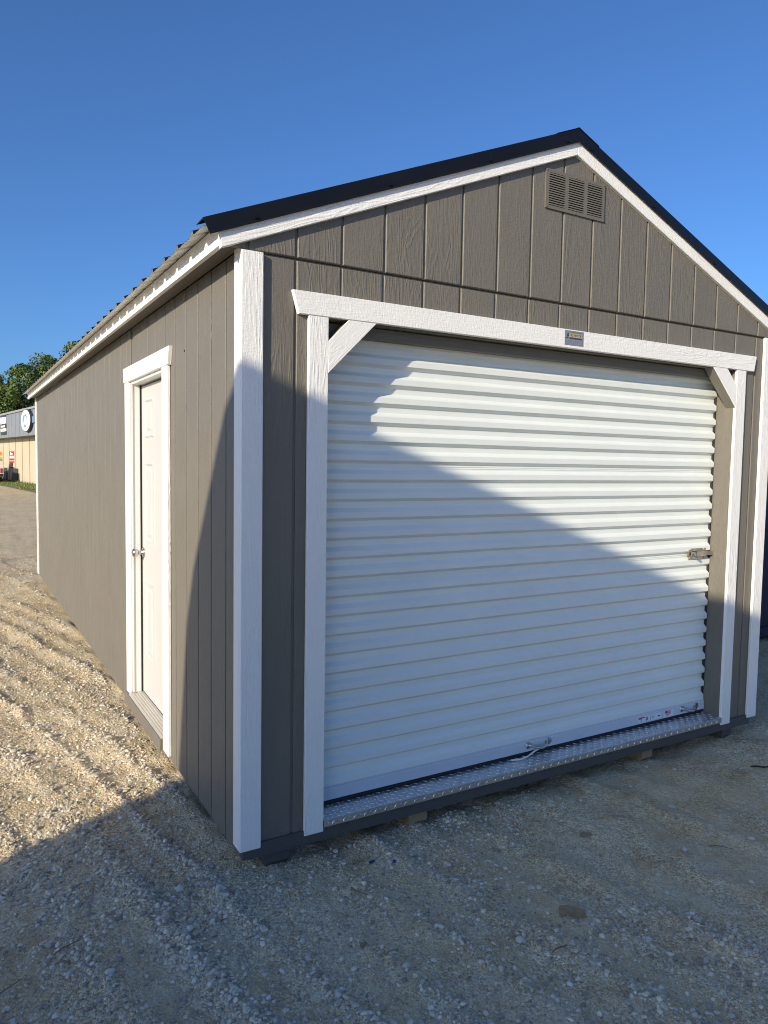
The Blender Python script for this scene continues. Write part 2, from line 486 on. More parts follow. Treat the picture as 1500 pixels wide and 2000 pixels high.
# --- corner boards
def trim_box(name, mat, x0, x1, y0, y1, z0, z1, ch=0.0025):
    mb = MB()
    import bmesh
    bm = bmesh.new(); bmesh.ops.create_cube(bm, size=1)
    for v in bm.verts:
        v.co = Vector(((x0 + x1) / 2 + v.co.x * (x1 - x0), (y0 + y1) / 2 + v.co.y * (y1 - y0), (z0 + z1) / 2 + v.co.z * (z1 - z0)))
    bmesh.ops.bevel(bm, geom=bm.edges[:], offset=ch, segments=1, affect='EDGES')
    mb.add([tuple(v.co) for v in bm.verts], [tuple(v.index for v in f.verts) for f in bm.faces])
    bm.free()
    return mb.build(name, mat, shed, Matrix.Translation(((x0 + x1) / 2, (y0 + y1) / 2, z0)))
trim_box('corner_board', M_WZ, -0.019, 0.0703, -0.0195, -0.0015, 0.0473, ZSEAM - .002)
trim_box('corner_board', M_WZ, -0.0192, -0.0005, -0.001, 0.068, 0.0473, 2.452)
trim_box('corner_board', M_WZ, 3.330, 3.4195, -0.0195, -0.0015, 0.0485, ZSEAM - .002)
trim_box('corner_board', M_WZ, W + .0005, W + .0195, -0.001, 0.068, 0.0485, 2.45)
trim_box('corner_board', M_WZ, -0.0192, -0.0005, LEN - .068, LEN + .002, 0.02, 2.452)
trim_box('corner_board', M_WZ, -0.019, 0.07, LEN + .0025, LEN + .021, 0.02, 2.452)

# --- big door surround
trim_box('door_post', M_WZ, 0.2643, 0.3533, -0.0195, -0.0015, 0.0459, 2.2183)
trim_box('door_post', M_WZ, 3.0632, 3.1522, -0.0195, -0.0015, 0.0459, 2.2183)
hd = MB().prism([(0.219, 2.2186), (3.2242, 2.2186), (3.2436, 2.3105), (0.193, 2.3105)], 'y', -0.0225, -0.0015, 0.0025)
hd.build('door_header', M_WX, shed, Matrix.Translation((1.7, -.02, 2.26)))
for sgn, x0 in ((1, 0.3535), (-1, 3.063)):
    q = lambda dx: x0 + sgn * dx
    poly = [(q(0), 1.993), (q(0.2255), 2.2183), (q(0.0925), 2.2183), (q(0), 2.124)]
    ang = math.radians(45) * sgn
    R = Matrix.Translation((x0, 0, 2.1)) @ Matrix.Rotation(-ang, 4, 'Y')
    MB().prism(poly, 'y', -0.0197, -0.0162, 0.0015).build('corner_brace', M_WX, shed, R)
    poly = [(q(.0005), 1.9932), (q(0.2250), 2.217), (q(0.0925), 2.217), (q(0.0005), 2.124)]
    MB().prism(poly, 'y', -0.016, 0.045).build('brace_backing', M_SIDX, shed, R)
# jambs and head of the opening
trim_box('door_jamb', M_SID, OX0 - .036, OX0 - .001, 0.0125, 0.16, 0.066, OZ + .03)
trim_box('door_jamb', M_SID, OX1 + .001, OX1 + .036, 0.0125, 0.16, 0.066, OZ + .03)
trim_box('head_jamb', M_SIDX, OX0 - .0005, OX1 + .0005, 0.056, 0.17, OZ - .02, OZ + .028)

# --- roll-up door
door = MB().box(OX0, OX1, 0.17, 0.175, 0.1, 2.3).build('roll_up_door', M_DARK, shed)
PITCH = 0.0858; ZD0 = 0.180
DY = 0.118; DEP = 0.020
def slat_mesh(x0, x1, h=PITCH, seam=False):
    # from the bottom up: outer flat, slope facing up, inner flat, slope facing down
    pr = [(0.0, 0.0), (0.0255, 0.0), (0.0272, 0.0008), (0.0437, DEP - .0008), (0.0455, DEP), (0.0705, DEP), (0.0717, DEP - .001), (0.0846, 0.001), (0.0858, 0.0)]
    if seam:
        k = [(0.0520, DEP), (0.0525, DEP - .002), (0.0545, DEP - .002), (0.055, DEP), (0.060, DEP), (0.0605, DEP - .002), (0.0625, DEP - .002), (0.063, DEP)]
        pr = pr[:5] + k + pr[5:]
    v = []; f = []
    for z, d in pr: v += [(x0, d, z), (x1, d, z)]
    n = len(pr)
    for z, d in pr: v += [(x0, d + .0012, z), (x1, d + .0012, z)]
    for i in range(n - 1):
        f.append((2 * i, 2 * i + 1, 2 * i + 3, 2 * i + 2))
        k = 2 * n
        f.append((k + 2 * i, k + 2 * i + 2, k + 2 * i + 3, k + 2 * i + 1))
        f.append((2 * i, 2 * i + 2, k + 2 * i + 2, k + 2 * i)); f.append((2 * i + 1, k + 2 * i + 1, k + 2 * i + 3, 2 * i + 3))
    mb = MB(); mb.v = v; mb.f = f
    return mb.mesh('slat', M_DOOR)
SM = slat_mesh(OX0 + .003, OX1 - .0075); SMs = slat_mesh(OX0 + .003, OX1 - .0075, seam=True)
NS = 24
for k in range(NS):
    o = obj('slat', SMs if k % 6 == 4 else SM, door, Matrix.Translation((0, DY - DEP / 2 - .004, ZD0 + PITCH * k)))
# edge guides
for x0, x1 in ((OX0, OX0 + .0035), (OX1 - .0075, OX1)):
    MB().box(x0 + .0005, x1 - .0005, 0.110, 0.169, 0.1, OZ - .021).build('guide_track', M_BLACK, door)
BY = DY - DEP / 2 - .008
bb = MB().prism([(BY + .012, 0.115), (BY + .012, 0.180), (BY + .004, 0.180), (BY + .001, 0.176), (BY + .004, 0.171), (BY + .001, 0.166), (BY, 0.160), (BY, 0.118), (BY + .004, 0.115)], 'x', OX0 + .004, OX1 - .004)
bb.build('bottom_bar', M_BAR, door)
MB().box(OX0 + .014, OX1 - .014, BY + .003, BY + .012, 0.0985, 0.114).build('rubber_seal', M_BLACK, door)

def arch_handle(x0, x1, z, dz=0.0):
    y = BY
    mb = MB()
    L = x1 - x0
    pts = [(x0, y - .003, z), (x0 + .02, y - .006, z - .001), (x0 + .035, y - .024, z - .010), (x0 + L / 2, y - .030, z - .014), (x1 - .035, y - .024, z - .010), (x1 - .02, y - .006, z - .001), (x1, y - .003, z)]
    mb.tube(pts, [.009, .008, .0085, .0085, .0085, .008, .009], 8)
    for x in (x0, x1):
        mb.tube([(x, y + .001, z), (x, y - .004, z)], .018, 14)
    h = mb.build('lift_handle', M_ZINC, door, None, True)
arch_handle(1.605, 1.75, 0.150)
arch_handle(2.845, 2.98, 0.150)
# slide bolt
lz = 1.105; lx = 2.85; ly = DY - DEP / 2 - .006
lb = MB(); lb.box(lx, lx + .16, ly, ly + .003, lz - .034, lz - .008); lb.box(lx, lx + .16, ly, ly + .003, lz + .010, lz + .034); lb.box(lx - .014, lx + .03, ly - .002, ly + .002, lz - .018, lz + .018)
lb.box(lx + .05, lx + .14, ly - .022, ly - .019, lz - .016, lz + .02); lb.box(lx + .05, lx + .14, ly - .022, ly + .002, lz + .018, lz + .021); lb.box(lx + .05, lx + .14, ly - .022, ly + .002, lz - .017, lz - .014)
lb.build('slide_bolt', M_ZINC, door)
lb = MB(); lb.box(lx + .01, lx + .215, ly - .017, ly - .008, lz - .010, lz + .012); lb.tube([(lx + .02, ly - .018, lz - .004), (lx + .04, ly - .036, lz - .02)], .007, 8)
for a in (.015, .145):
    for b in (-.024, .026): lb.tube([(lx + a, ly + .001, lz + b), (lx + a, ly - .004, lz + b)], .006, 8)
lb.build('bolt_bar', M_ZINC, door)
# pull cord lying over the threshold
MB().tube([(1.47, 0.075, 0.106), (1.52, 0.062, 0.104), (1.58, 0.07, 0.107), (1.64, 0.085, 0.118), (1.672, BY - .028, 0.136)], .0045, 6).build('pull_cord', M_ROPE, door, None, True)

# stickers on the bottom bar
M_PAPER = flat('white_sticker', (0.72, 0.73, 0.74)); M_RED = flat('red_print', (0.42, 0.06, 0.04)); M_NAVY = flat('navy_print', (0.03, 0.05, 0.14)); M_INK = flat('grey_print', (0.22, 0.24, 0.27))
M_GREENP = flat('green_print', (0.05, 0.16, 0.12)); M_YEL = flat('yellow_print', (0.62, 0.47, 0.15)); M_PLATE = plain_mat('grey_plaque', (0.26, 0.28, 0.30), 0.35, 0.3, 0.05)
st = MB().box(2.455, 2.655, BY - .0008, BY + .0005, 0.126, 0.158).build('warning_sticker', M_PAPER, door)
st2 = MB().box(2.690, 2.765, BY - .0008, BY + .0005, 0.120, 0.162).build('flag_sticker', M_PAPER, door)

# --- tread plate threshold
pl = MB().prism([(-0.024, 0.066), (-0.024, 0.0955), (-0.0225, 0.0972), (0.168, 0.0972), (0.168, 0.0948), (-0.0214, 0.0948), (-0.0214, 0.066)], 'x', OX0 + .001, OX1 - .001).build('tread_plate', M_ALU, shed)
tr = MB()
def lozenge(c, u, v, nrm, L=.0120, w=.0031, h=.0018):
    c = Vector(c); u = Vector(u); v = Vector(v); nrm = Vector(nrm)
    vs = [c - u * L, c - v * w, c + u * L, c + v * w]
    tp = [c - u * L * .6 + nrm * h, c - v * w * .5 + nrm * h, c + u * L * .6 + nrm * h, c + v * w * .5 + nrm * h]
    tr.add(vs + tp, [(4, 5, 6, 7), (0, 1, 5, 4), (1, 2, 6, 5), (2, 3, 7, 6), (3, 0, 4, 7)])
px = 0.0262
ix = 0
x = OX0 + .02
while x < OX1 - .015:
    for j in range(7):
        y = -0.010 + j * px
        sgn = 1 if (ix + j) % 2 else -1
        d = Vector((0.707, 0.707 * sgn, 0))
        if y < .15: lozenge((x, y, 0.0973), d, Vector((-d.y, d.x, 0)), (0, 0, 1))
    sgn = 1 if ix % 2 else -1
    d = Vector((0.707, 0, 0.707 * sgn))
    lozenge((x, -0.0241, 0.0815), d, Vector((-d.z, 0, d.x)), (0, -1, 0))
    x += px; ix += 1
tag(tr.build('tread_pattern', M_ALU, pl), kind='stuff')

# --- gable vent
VX0, VX1, VZ0, VZ1 = 1.510, 1.909, 2.876, 3.063
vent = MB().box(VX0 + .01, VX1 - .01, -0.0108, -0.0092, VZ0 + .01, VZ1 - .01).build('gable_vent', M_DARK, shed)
fr = MB()
cw = (VX1 - VX0 - .02 * 2 - .026 * 2) / 3
cols = [VX0 + .02 + i * (cw + .026) for i in range(3)]
fy0, fy1 = -0.0160, -0.0145
fr.box(VX0, VX1, fy0, fy1, VZ0, VZ0 + .016); fr.box(VX0, VX1, fy0, fy1, VZ1 - .016, VZ1)
fr.box(VX0, cols[0], fy0, fy1, VZ0 + .016, VZ1 - .016); fr.box(cols[2] + cw, VX1, fy0, fy1, VZ0 + .016, VZ1 - .016)
for i in range(2): fr.box(cols[i] + cw, cols[i + 1], fy0, fy1, VZ0 + .016, VZ1 - .016)
fr.box(VX0, VX0 + .002, fy1, -.009, VZ0, VZ1); fr.box(VX1 - .002, VX1, fy1, -.009, VZ0, VZ1); fr.box(VX0 + .002, VX1 - .002, fy1, -.009, VZ1 - .002, VZ1); fr.box(VX0 + .002, VX1 - .002, fy1, -.009, VZ0, VZ0 + .002)
fr.build('vent_frame', M_VENT, vent)
NL = 14
lp = (VZ1 - VZ0 - .032) / NL
lm = MB().prism([(-.0205, 0.0), (-.0195, 0.0), (-.0135, lp * .80), (-.0148, lp * .80)], 'x', 0, cw).mesh('louver', M_VENT)
lm2 = MB().prism([(-.0185, lp * .0), (-.0165, lp * .58), (-.0150, lp * .58), (-.0170, lp * .0)], 'x', 0, cw).mesh('louver', M_VENT)
for cx in cols:
    for k in range(NL):
        obj('louver', lm2, vent, Matrix.Translation((cx, 0, VZ0 + .016 + k * lp + lp * .2)))
for x, z in ((VX0 + .006, VZ0 + .006), (VX1 - .006, VZ0 + .006), (VX1 - .006, VZ1 - .006), (VX0 + .006, VZ1 - .006), ((VX0 + VX1) / 2, VZ0 + .008), ((VX0 + VX1) / 2, VZ1 - .008)):
    MB().tube([(x, fy0 + .001, z), (x, fy0 - .002, z)], .0045, 8).build('screw', M_VENT, vent)

# --- maker's plaque on the header
def text_mesh(txt, size, font_bold=0.0):
    cu_ = bpy.data.curves.new('lettering', 'FONT'); cu_.body = txt; cu_.size = size; cu_.align_x = 'CENTER'; cu_.align_y = 'CENTER'; cu_.offset = font_bold
    o = bpy.data.objects.new('lettering', cu_); COL.objects.link(o)
    bpy.context.view_layer.update()
    me = bpy.data.meshes.new_from_object(o.evaluated_get(bpy.context.evaluated_depsgraph_get()))
    bpy.data.objects.remove(o); bpy.data.curves.remove(cu_)
    return me
def put_text(txt, size, mat, parent, M, bold=0.0, name='lettering', sx=1.0):
    me = text_mesh(txt, size, bold); me.materials.clear(); me.materials.append(mat)
    for v in me.vertices: v.co.x *= sx
    return obj(name, me, parent, M)
FR = Matrix.Rotation(math.radians(90), 4, 'X')      # text plane facing -y
plq = MB().prism([(1.656, 2.2325), (1.786, 2.2325), (1.786, 2.3055), (1.656, 2.3055)], 'y', -0.0238, -0.0215, 0.0006).build('maker_plaque', M_PLATE, shed)
PY = -0.0239
MB().box(1.688, 1.776, PY - .0006, PY + .0002, 2.2735, 2.2905).build('name_panel', M_YEL, plq)
MB().box(1.688, 1.774, PY - .0006, PY + .0002, 2.2645, 2.2715).build('blue_stripe', M_NAVY, plq)
MB().box(1.660, 1.680, PY - .0006, PY + .0002, 2.2665, 2.2700).build('blue_stripe', M_NAVY, plq)
MB().prism([(1.671, 2.2735), (1.676, 2.2735), (1.678, 2.280), (1.682, 2.2735), (1.684, 2.281), (1.682, 2.290), (1.676, 2.292), (1.671, 2.284)], 'y', PY - .0006, PY + .0002).build('emblem', M_NAVY, plq)
put_text('OLD HICKORY', 0.0165, M_NAVY, plq, Matrix.Translation((1.732, PY - .0012, 2.2822)) @ FR, 0.0004, sx=.80)
put_text('A Tradition of Quality', 0.0092, M_INK, plq, Matrix.Translation((1.732, PY - .0006, 2.2985)) @ FR, 0.0002, sx=.85)
for z, a, b in ((2.2575, 1.662, 1.778), (2.2520, 1.664, 1.776), (2.2460, 1.680, 1.762), (2.2400, 1.664, 1.778)):
    xx = a
    while xx < b - .004:
        wd = random.uniform(.006, .016)
        MB().box(xx, min(b, xx + wd), PY - .0006, PY + .0002, z - .0011, z + .0011).build('small_print', M_INK, plq); xx += wd + .003
# prints on the stickers
for a, b, z0, z1, m in ((2.458, 2.487, .144, .156, M_RED), (2.478, 2.484, .130, .145, M_INK), (2.49, 2.51, .148, .156, M_GREENP), (2.52, 2.54, .130, .152, M_INK), (2.562, 2.566, .130, .154, M_INK), (2.576, 2.594, .146, .150, M_INK), (2.576, 2.596, .138, .142, M_INK), (2.625, 2.645, .138, .146, M_NAVY)):
    MB().box(a, b, BY - .0013, BY - .0004, z0, z1).build('print', m, st)
MB().box(2.693, 2.712, BY - .0013, BY - .0004, .144, .160).build('print', M_NAVY, st2)
for i in range(4):
    MB().prism([(2.700, .124 + i * .009), (2.745, .140 + i * .006), (2.745, .143 + i * .006), (2.700, .128 + i * .009)], 'y', BY - .0014, BY - .0004).build('print', M_RED, st2)

# --- rake boards, fascia, soffit
ANG = math.atan(RK)
for sgn in (1, -1):
    f = lambda x: XC + sgn * (x - XC)
    poly = [(f(-0.1033), 2.4224), (f(XC), 3.1586), (f(XC), 3.1586 + .092), (f(-0.1033), 2.4224 + .092)]
    R = Matrix.Translation((f(0.8), -.02, 2.8)) @ Matrix.Rotation(-ANG * sgn, 4, 'Y')
    MB().prism(poly, 'y', -0.0295, -0.0095, 0.0025).build('rake_board', M_WX, shed, R)
    xa, xb = sorted((f(-0.1058), f(-0.0868)))
    MB().box(xa, xb, -0.0090, LEN + .03, 2.4339, 2.512).build('fascia_board', M_WY, shed)
    xa, xb = sorted((f(-0.0865), f(-0.0005)))
    for ya, yb in ((0.0035, 2.436), (2.442, 4.876), (4.882, LEN + .02)):
        MB().box(xa, xb, ya, yb, 2.4560, 2.464).build('soffit_panel', M_SIDY, shed)

# --- metal roof
def zr(x): return 3.2835 - 0.4078 * abs(x - XC)
RY0, RY1 = -0.028, LEN + 0.05
RIB = 0.2205; RIBO = 0.121
def roof_profile(y0, y1):
    pts = [(y0, 0.0)]
    k = math.ceil((y0 - RIBO - .03) / RIB)
    while RIBO + k * RIB - .026 < y1:
        c = RIBO + k * RIB
        for dy, h in ((-.026, 0), (-.010, .019), (.010, .019), (.026, 0)):
            if y0 < c + dy < y1: pts.append((c + dy, h))
        for dy, h in ((.085, 0), (.089, .003), (.097, .003), (.101, 0), (.130, 0), (.134, .003), (.142, .003), (.146, 0)):
            if y0 < c + dy < y1 and c + dy < RIBO + (k + 1) * RIB - .03: pts.append((c + dy, h))
        k += 1
    pts.append((y1, 0.0))
    return pts
for sgn in (1, -1):
    f = lambda x: XC + sgn * (x - XC)
    y = RY0
    while y < RY1 - .01:
        y2 = min(y + RIB * 4 + (RIBO + .11 - RY0 if y == RY0 else 0) - (RIB if y == RY0 else 0), RY1)
        pr = roof_profile(y, y2)
        def sheet(dz, name, mat, parent):
            mb = MB(); v = []; fs = []
            for yy, h in pr:
                for xx in (-0.172, XC - .002):
                    v.append((f(xx), yy, zr(xx) - .030 + h + dz))
            for i in range(len(pr) - 1): fs.append((2 * i, 2 * i + 1, 2 * i + 3, 2 * i + 2))
            mb.v = v; mb.f = fs
            return mb.build(name, mat, parent)
        rp = sheet(0.0, 'roof_panel', M_ROOF, shed)
        sheet(-0.0015, 'panel_underside', M_ROOFU, rp)
        y = y2
    # rake trim: bent sheet over the panel edge
    rk_ = MB()
    pts2 = [(-0.032, 0.001), (-0.034, -0.003), (-0.0395, -0.058), (-0.0425, -0.066), (-0.0405, -0.068), (-0.037, -0.060), (-0.0325, -0.020), (-0.031, -0.006), (0.06, -0.004), (0.06, -0.0025)]
    v = []; fs = []
    n = len(pts2)
    xl = [-0.172, XC]
    for xx in xl:
        for yy, dz in pts2:
            x_ = xx + (max(0, -dz) * .36 if xx < 0 else 0)
            v.append((f(x_), yy, zr(xx) + dz + (0.4078 * (x_ - xx))))
    for i in range(n):
        j = (i + 1) % n
        fs.append((i, j, n + j, n + i))
    rk_.v = v; rk_.f = fs + [tuple(range(n)), tuple(range(2 * n - 1, n - 1, -1))]
    rt = rk_.build('rake_trim', M_ROOF, shed)
    for xx in (0.03, 0.62, 1.15, 1.62):
        b = Vector((f(xx), -0.039, zr(xx) - .050))
        MB().tube([b, b + Vector((0, -.006, .0025))], .0065, 8).build('screw', M_ROOF, rt)
rc = MB()
for sgn in (1, -1): pass
prof = [(-.15, 0), (0, 0)]
v = []
def cap_pt(d, dz): return (XC + d, zr(XC + d) + dz)
cs = [cap_pt(-.14, .004), cap_pt(-.03, .0045), (XC, 3.2835 + .006), cap_pt(.03, .0045), cap_pt(.14, .004), cap_pt(.14, .002), (XC, 3.2835 + .003), cap_pt(-.14, .002)]
rc.prism(cs, 'y', -0.0345, RY1 + .01).build('ridge_cap', M_ROOF, shed)

# --- entry door on the side wall
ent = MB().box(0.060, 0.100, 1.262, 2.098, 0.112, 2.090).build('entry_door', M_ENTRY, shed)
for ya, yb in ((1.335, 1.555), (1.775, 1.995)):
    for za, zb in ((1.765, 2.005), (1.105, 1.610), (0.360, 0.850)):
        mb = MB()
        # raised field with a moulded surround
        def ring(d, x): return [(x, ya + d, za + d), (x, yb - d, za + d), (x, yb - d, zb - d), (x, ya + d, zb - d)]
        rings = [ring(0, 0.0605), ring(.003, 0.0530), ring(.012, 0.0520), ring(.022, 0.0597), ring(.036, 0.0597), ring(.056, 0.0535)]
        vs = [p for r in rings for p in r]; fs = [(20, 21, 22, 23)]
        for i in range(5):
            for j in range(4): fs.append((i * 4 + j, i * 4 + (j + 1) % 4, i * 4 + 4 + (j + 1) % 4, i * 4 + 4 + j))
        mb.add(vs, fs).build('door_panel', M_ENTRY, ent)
kn = MB()
ky, kz = 2.058, 1.030
kp = [(0.0598, .032), (0.055, .033), (0.050, .028), (0.046, .013), (0.030, .012), (0.022, .018), (0.010, .026), (-0.002, .0285), (-0.010, .024), (-0.0135, .012), (-0.014, .001)]
kn.tube([(a, ky, kz) for a, b in kp], [b for a, b in kp], 20).build('door_knob', M_NICK, ent, None, True)
# jambs
mb = MB(); mb.box(-0.002, 0.115, D1 - .028, D1 - .003, 0.105, DZ - .002); mb.box(-0.002, 0.115, D0 + .001, D0 + .013, 0.105, DZ - .002); mb.box(-0.002, 0.115, D0 + .013, D1 - .028, 2.102, DZ - .002)
mb.build('door_frame', M_JAMBW, shed)
MB().box(-0.006, 0.004, D1 - .034, D1 - .0285, 0.105, DZ - .01).build('weather_strip', M_JAMBW, shed)
MB().box(0.049, 0.0596, D1 - .0305, D1 - .0279, 0.106, DZ - .024).build('door_gasket', M_BLACK, shed)
MB().box(0.106, 0.12, D0, D1, 0.0, DZ).build('dark_reveal', M_DARK, shed)
trim_box('door_casing', M_WZ, -0.0195, -0.0012, 1.128, 1.2455, 0.028, 2.1195)
trim_box('door_casing', M_WZ, -0.0195, -0.0012, 2.1335, 2.235, 0.045, 2.1195)
MB().prism([(1.112, 2.1200), (2.235 + .015, 2.1200), (2.235 + .03, 2.2132), (1.082, 2.2132)], 'x', -0.0235, -0.0012, 0.0025).build('door_head_casing', M_WY, shed, Matrix.Translation((0, 1.7, 2.16)))
sl = MB().prism([(-0.030, 0.098), (0.060, 0.106), (0.060, 0.092), (-0.030, 0.092)], 'y', D0 + .002, D1 - .030)
for i in range(5): sl.box(-0.022 + i * .016, -0.018 + i * .016, D0 + .002, D1 - .030, 0.097 + i * .0014, 0.1012 + i * .0014)
sl.build('door_sill', M_SILL, shed)
trim_box('sill_riser', M_SIDY, -0.040, -0.021, 1.252, 2.215, 0.022, 0.0925, 0.004)
# nail dots and a knot hole on the side wall
for y, z in ((0.86, 2.16),):
    MB().tube([(0.003, y, z), (-0.0025, y, z)], .006, 7).build('nail_head', M_BLACK, side)
for x in (0.30, 0.47, 0.93, 1.62, 2.1, 2.75):
    MB().tube([(x, -0.011, 0.052), (x, -0.0135, 0.052)], .0035, 6).build('nail_head', M_BLACK, shed)

# ------------------------------------------------------------------ the barn behind the camera that throws the big shadow
SH = Vector((SUN_DIR.x, SUN_DIR.y, 0)).normalized(); E1 = Vector((-SH.y * 1.0, SH.x * 1.0, 0)); 
if E1.x < 0: E1 = -E1
TE = math.tan(ELEV)
DIST = 6.5
def cast(a, b, back=0.0):
    p = SH * (DIST + back) + E1 * a
    return Vector((p.x, p.y, b + DIST * TE))
def shadow_ab(P):
    P = Vector(P); return P.dot(E1), P.z - P.dot(SH) * TE
PK = [shadow_ab(p) for p in ((3.343, -.02, .724), (.265, -.02, 1.911), (-.014, -.02, 2.015), (0, .233, 1.84), (0, .691, 1.135), (0, .828, .836), (0, .98, .076), (-.341, .673, -.05), (-.855, .461, -.05))]
print('shadow profile', [(round(a, 3), round(b, 3)) for a, b in PK])
M_BARN = grain_mat('cream_barn_siding', (0.66, 0.58, 0.46), 'z', 1.0, 0.6)
barn = thing('lofted_barn', 'cream lofted barn standing behind the viewer, throwing its shadow on the shed', 'barn', tuple(cast(1.0, -DIST * TE - .06)))
half = [(-0.90, 0.17), (-0.76, 0.935), (-0.645, 1.215), (-0.213, 1.880), (-0.01, 2.010)]
right = [(2.25, 1.708), (2.42, 1.25), (2.55, 0.30)]
roofp = half + right
CB = 0.8
GB = -DIST * TE - 0.08
wall = [(-0.757, GB), (-0.757, 0.30)] + [(a + .03, b - .03) for a, b in half[1:]] + [(a - .03, b - .03) for a, b in right[:-1]] + [(2.42, 0.30), (2.42, GB)]
def sweep(poly, b0, b1, name, mat, parent):
    n = len(poly)
    v = [cast(a, b, b0) for a, b in poly] + [cast(a, b, b1) for a, b in poly]
    f = [tuple(range(n)), tuple(range(2 * n - 1, n - 1, -1))] + [(i, (i + 1) % n, n + (i + 1) % n, n + i) for i in range(n)]
    mb = MB(); mb.v = [tuple(p) for p in v]; mb.f = f
    return mb.build(name, mat, parent)
sweep(wall, 0.02, 4.5, 'wall', M_BARN, barn)
sweep(roofp + [(a + (.02 if a < CB else -.02), b - .025) for a, b in reversed(roofp)], -0.02, 4.55, 'roof', M_ROOF, barn)
sweep([(CB - .5, GB), (CB - .5, GB + 1.95), (CB + .5, GB + 1.95), (CB + .5, GB)], -0.01, 0.03, 'door', M_WZ, barn)
for a in (-.755, 2.42 - .092): sweep([(a, GB + .1), (a, 0.2), (a + .09, 0.2), (a + .09, GB + .1)], -.005, .03, 'corner_board', M_WZ, barn)

# ------------------------------------------------------------------ blue shed at the right edge
M_BLUE = grain_mat('navy_blue_siding', (0.005, 0.013, 0.042), 'z', 0.8, 0.75)
M_BLUE2 = grain_mat('navy_blue_rim', (0.006, 0.015, 0.048), 'x', 0.8, 0.75)
blue = thing('blue_shed', 'dark navy blue shed standing in shade beyond the right corner', 'shed', (6.6, 4, -0.06))
BX0, BX1, BYF = 4.85, 8.4, 1.42
bw = MB().prism([(BX0, 0.10), (BX1, 0.10), (BX1, 2.5), ((BX0 + BX1) / 2, 3.2), (BX0, 2.5)], 'y', BYF + .012, 7.5).build('wall', M_BLUE, blue)
x = BX0
while x < BX1 - .05:
    x1 = min(x + S, BX1)
    tp = lambda q: 2.5 + 0.7 * (1 - abs(q - (BX0 + BX1) / 2) / ((BX1 - BX0) / 2)) - .01
    MB().prism([(x + .004, 0.10), (x1 - .004, 0.10), (x1 - .004, tp(x1)), (x + .004, tp(x))], 'y', BYF, BYF + .013, .002).build('siding_board', M_BLUE, bw)
    x = x1
MB().box(BX0 - .01, BX1 + .01, BYF - .01, 7.5, 0.0, 0.095).build('floor_rim', M_BLUE2, blue)
for xx in (5.2, 6.6, 8.0): MB().box(xx - .05, xx + .05, BYF + .05, 7.4, -0.09, -0.002).build('skid_runner', M_RAWW, blue)
for sg in (-1, 1):
    xm = (BX0 + BX1) / 2; xe = xm + sg * 1.95
    MB().prism([(xm, 3.24), (xe, 2.46), (xe, 2.49), (xm, 3.275)], 'y', BYF - .08, 7.6).build('roof', M_ROOF, blue)

# ------------------------------------------------------------------ store building in the background
FA = Vector((3.216, 47.137, 0)); FD = Vector((-0.11958912, 0.99282347, 0)); FN = Vector((-0.99282347, -0.11958912, 0))
FM = Matrix(((FD.x, -FN.x, 0, FA.x), (FD.y, -FN.y, 0, FA.y), (0, 0, 1, 0), (0, 0, 0, 1)))    # local: x along facade (away), y into the building, z up
LOCALS[id(FM)] = FM
M_CREAM = plain_mat('cream_wall_paint', (0.47, 0.41, 0.29), 0.75, 0, 0.06, 1.2)
M_JOINT = plain_mat('tan_joint_strip', (0.30, 0.24, 0.15), 0.8)
M_FASC = plain_mat('blue_grey_fascia', (0.20, 0.215, 0.24), 0.6, 0.0, 0.07, 1.5)
M_GLASS = plain_mat('dark_window_glass', (0.02, 0.022, 0.026), 0.12)
M_SOF = plain_mat('tan_soffit', (0.22, 0.18, 0.12), 0.8)
store = thing('store_building', 'low cream store building with a grey metal fascia beyond the gravel yard', 'building', (FA.x, FA.y, -0.06))
sw_ = MB().box(-14, 26, 0.06, 16, -0.3, 3.6).build('wall', M_JOINT, store, FM)
seams = [-13.9 + 2.17 * i for i in range(0, 19)]
off = (1.35 - seams[7])
seams = [q + off for q in seams]
WIN = (-0.95, 0.72)
for a, b in zip(seams[:-1], seams[1:]):
    if b > -14 and a < 26:
        if a < WIN[0] and b > WIN[1] - .01 and a < 0 < b:
            mb = MB(); mb.box(a + .09, WIN[0], 0, .08, -.3, 2.94); mb.box(WIN[1], b - .09, 0, .08, -.3, 2.94); mb.box(WIN[0], WIN[1], 0, .08, 2.25, 2.94); mb.box(WIN[0], WIN[1], 0, .08, -.3, 0.98)
            mb.build('wall_panel', M_CREAM, store, FM)
        else:
            MB().box(a + .09, b - .09, 0, .08, -.3, 2.94).build('wall_panel', M_CREAM, store, FM)
wd = MB().box(WIN[0], WIN[1], 0.045, 0.055, 0.98, 2.25).build('window', M_GLASS, store, FM)
mb = MB(); mb.box(WIN[0], WIN[1], .02, .045, .98, 1.03); mb.box(WIN[0], WIN[1], .02, .045, 2.2, 2.25); mb.box(.30, .35, .02, .045, 1.03, 2.2); mb.box(WIN[1] - .05, WIN[1], .02, .045, 1.03, 2.2)
mb.build('window_frame', plain_mat('bronze_frame', (0.05, 0.045, 0.04), 0.4), wd, FM)
MB().box(-14.3, 26.3, -0.72, -0.66, 2.96, 4.46).build('fascia', M_FASC, store, FM)
for i in range(34):
    MB().box(-14 + i * 1.2 - .012, -14 + i * 1.2 + .012, -0.735, -0.715, 2.97, 4.45).build('fascia_rib', M_FASC, store, FM)
MB().box(-14.35, 26.35, -0.80, -0.60, 4.46, 4.58).build('fascia_cap', flat('pale_cap', (.26, .27, .28)), store, FM)
MB().box(-14.3, 26.3, -0.66, 0.05, 2.95, 3.00).build('soffit', M_SOF, store, FM)
MB().prism([(-.62, 4.2), (16, 4.2), (16, 4.3), (8, 4.5), (-.62, 4.4)], 'x', -14.2, 26.2).build('roof', M_ROOFU, store, FM)

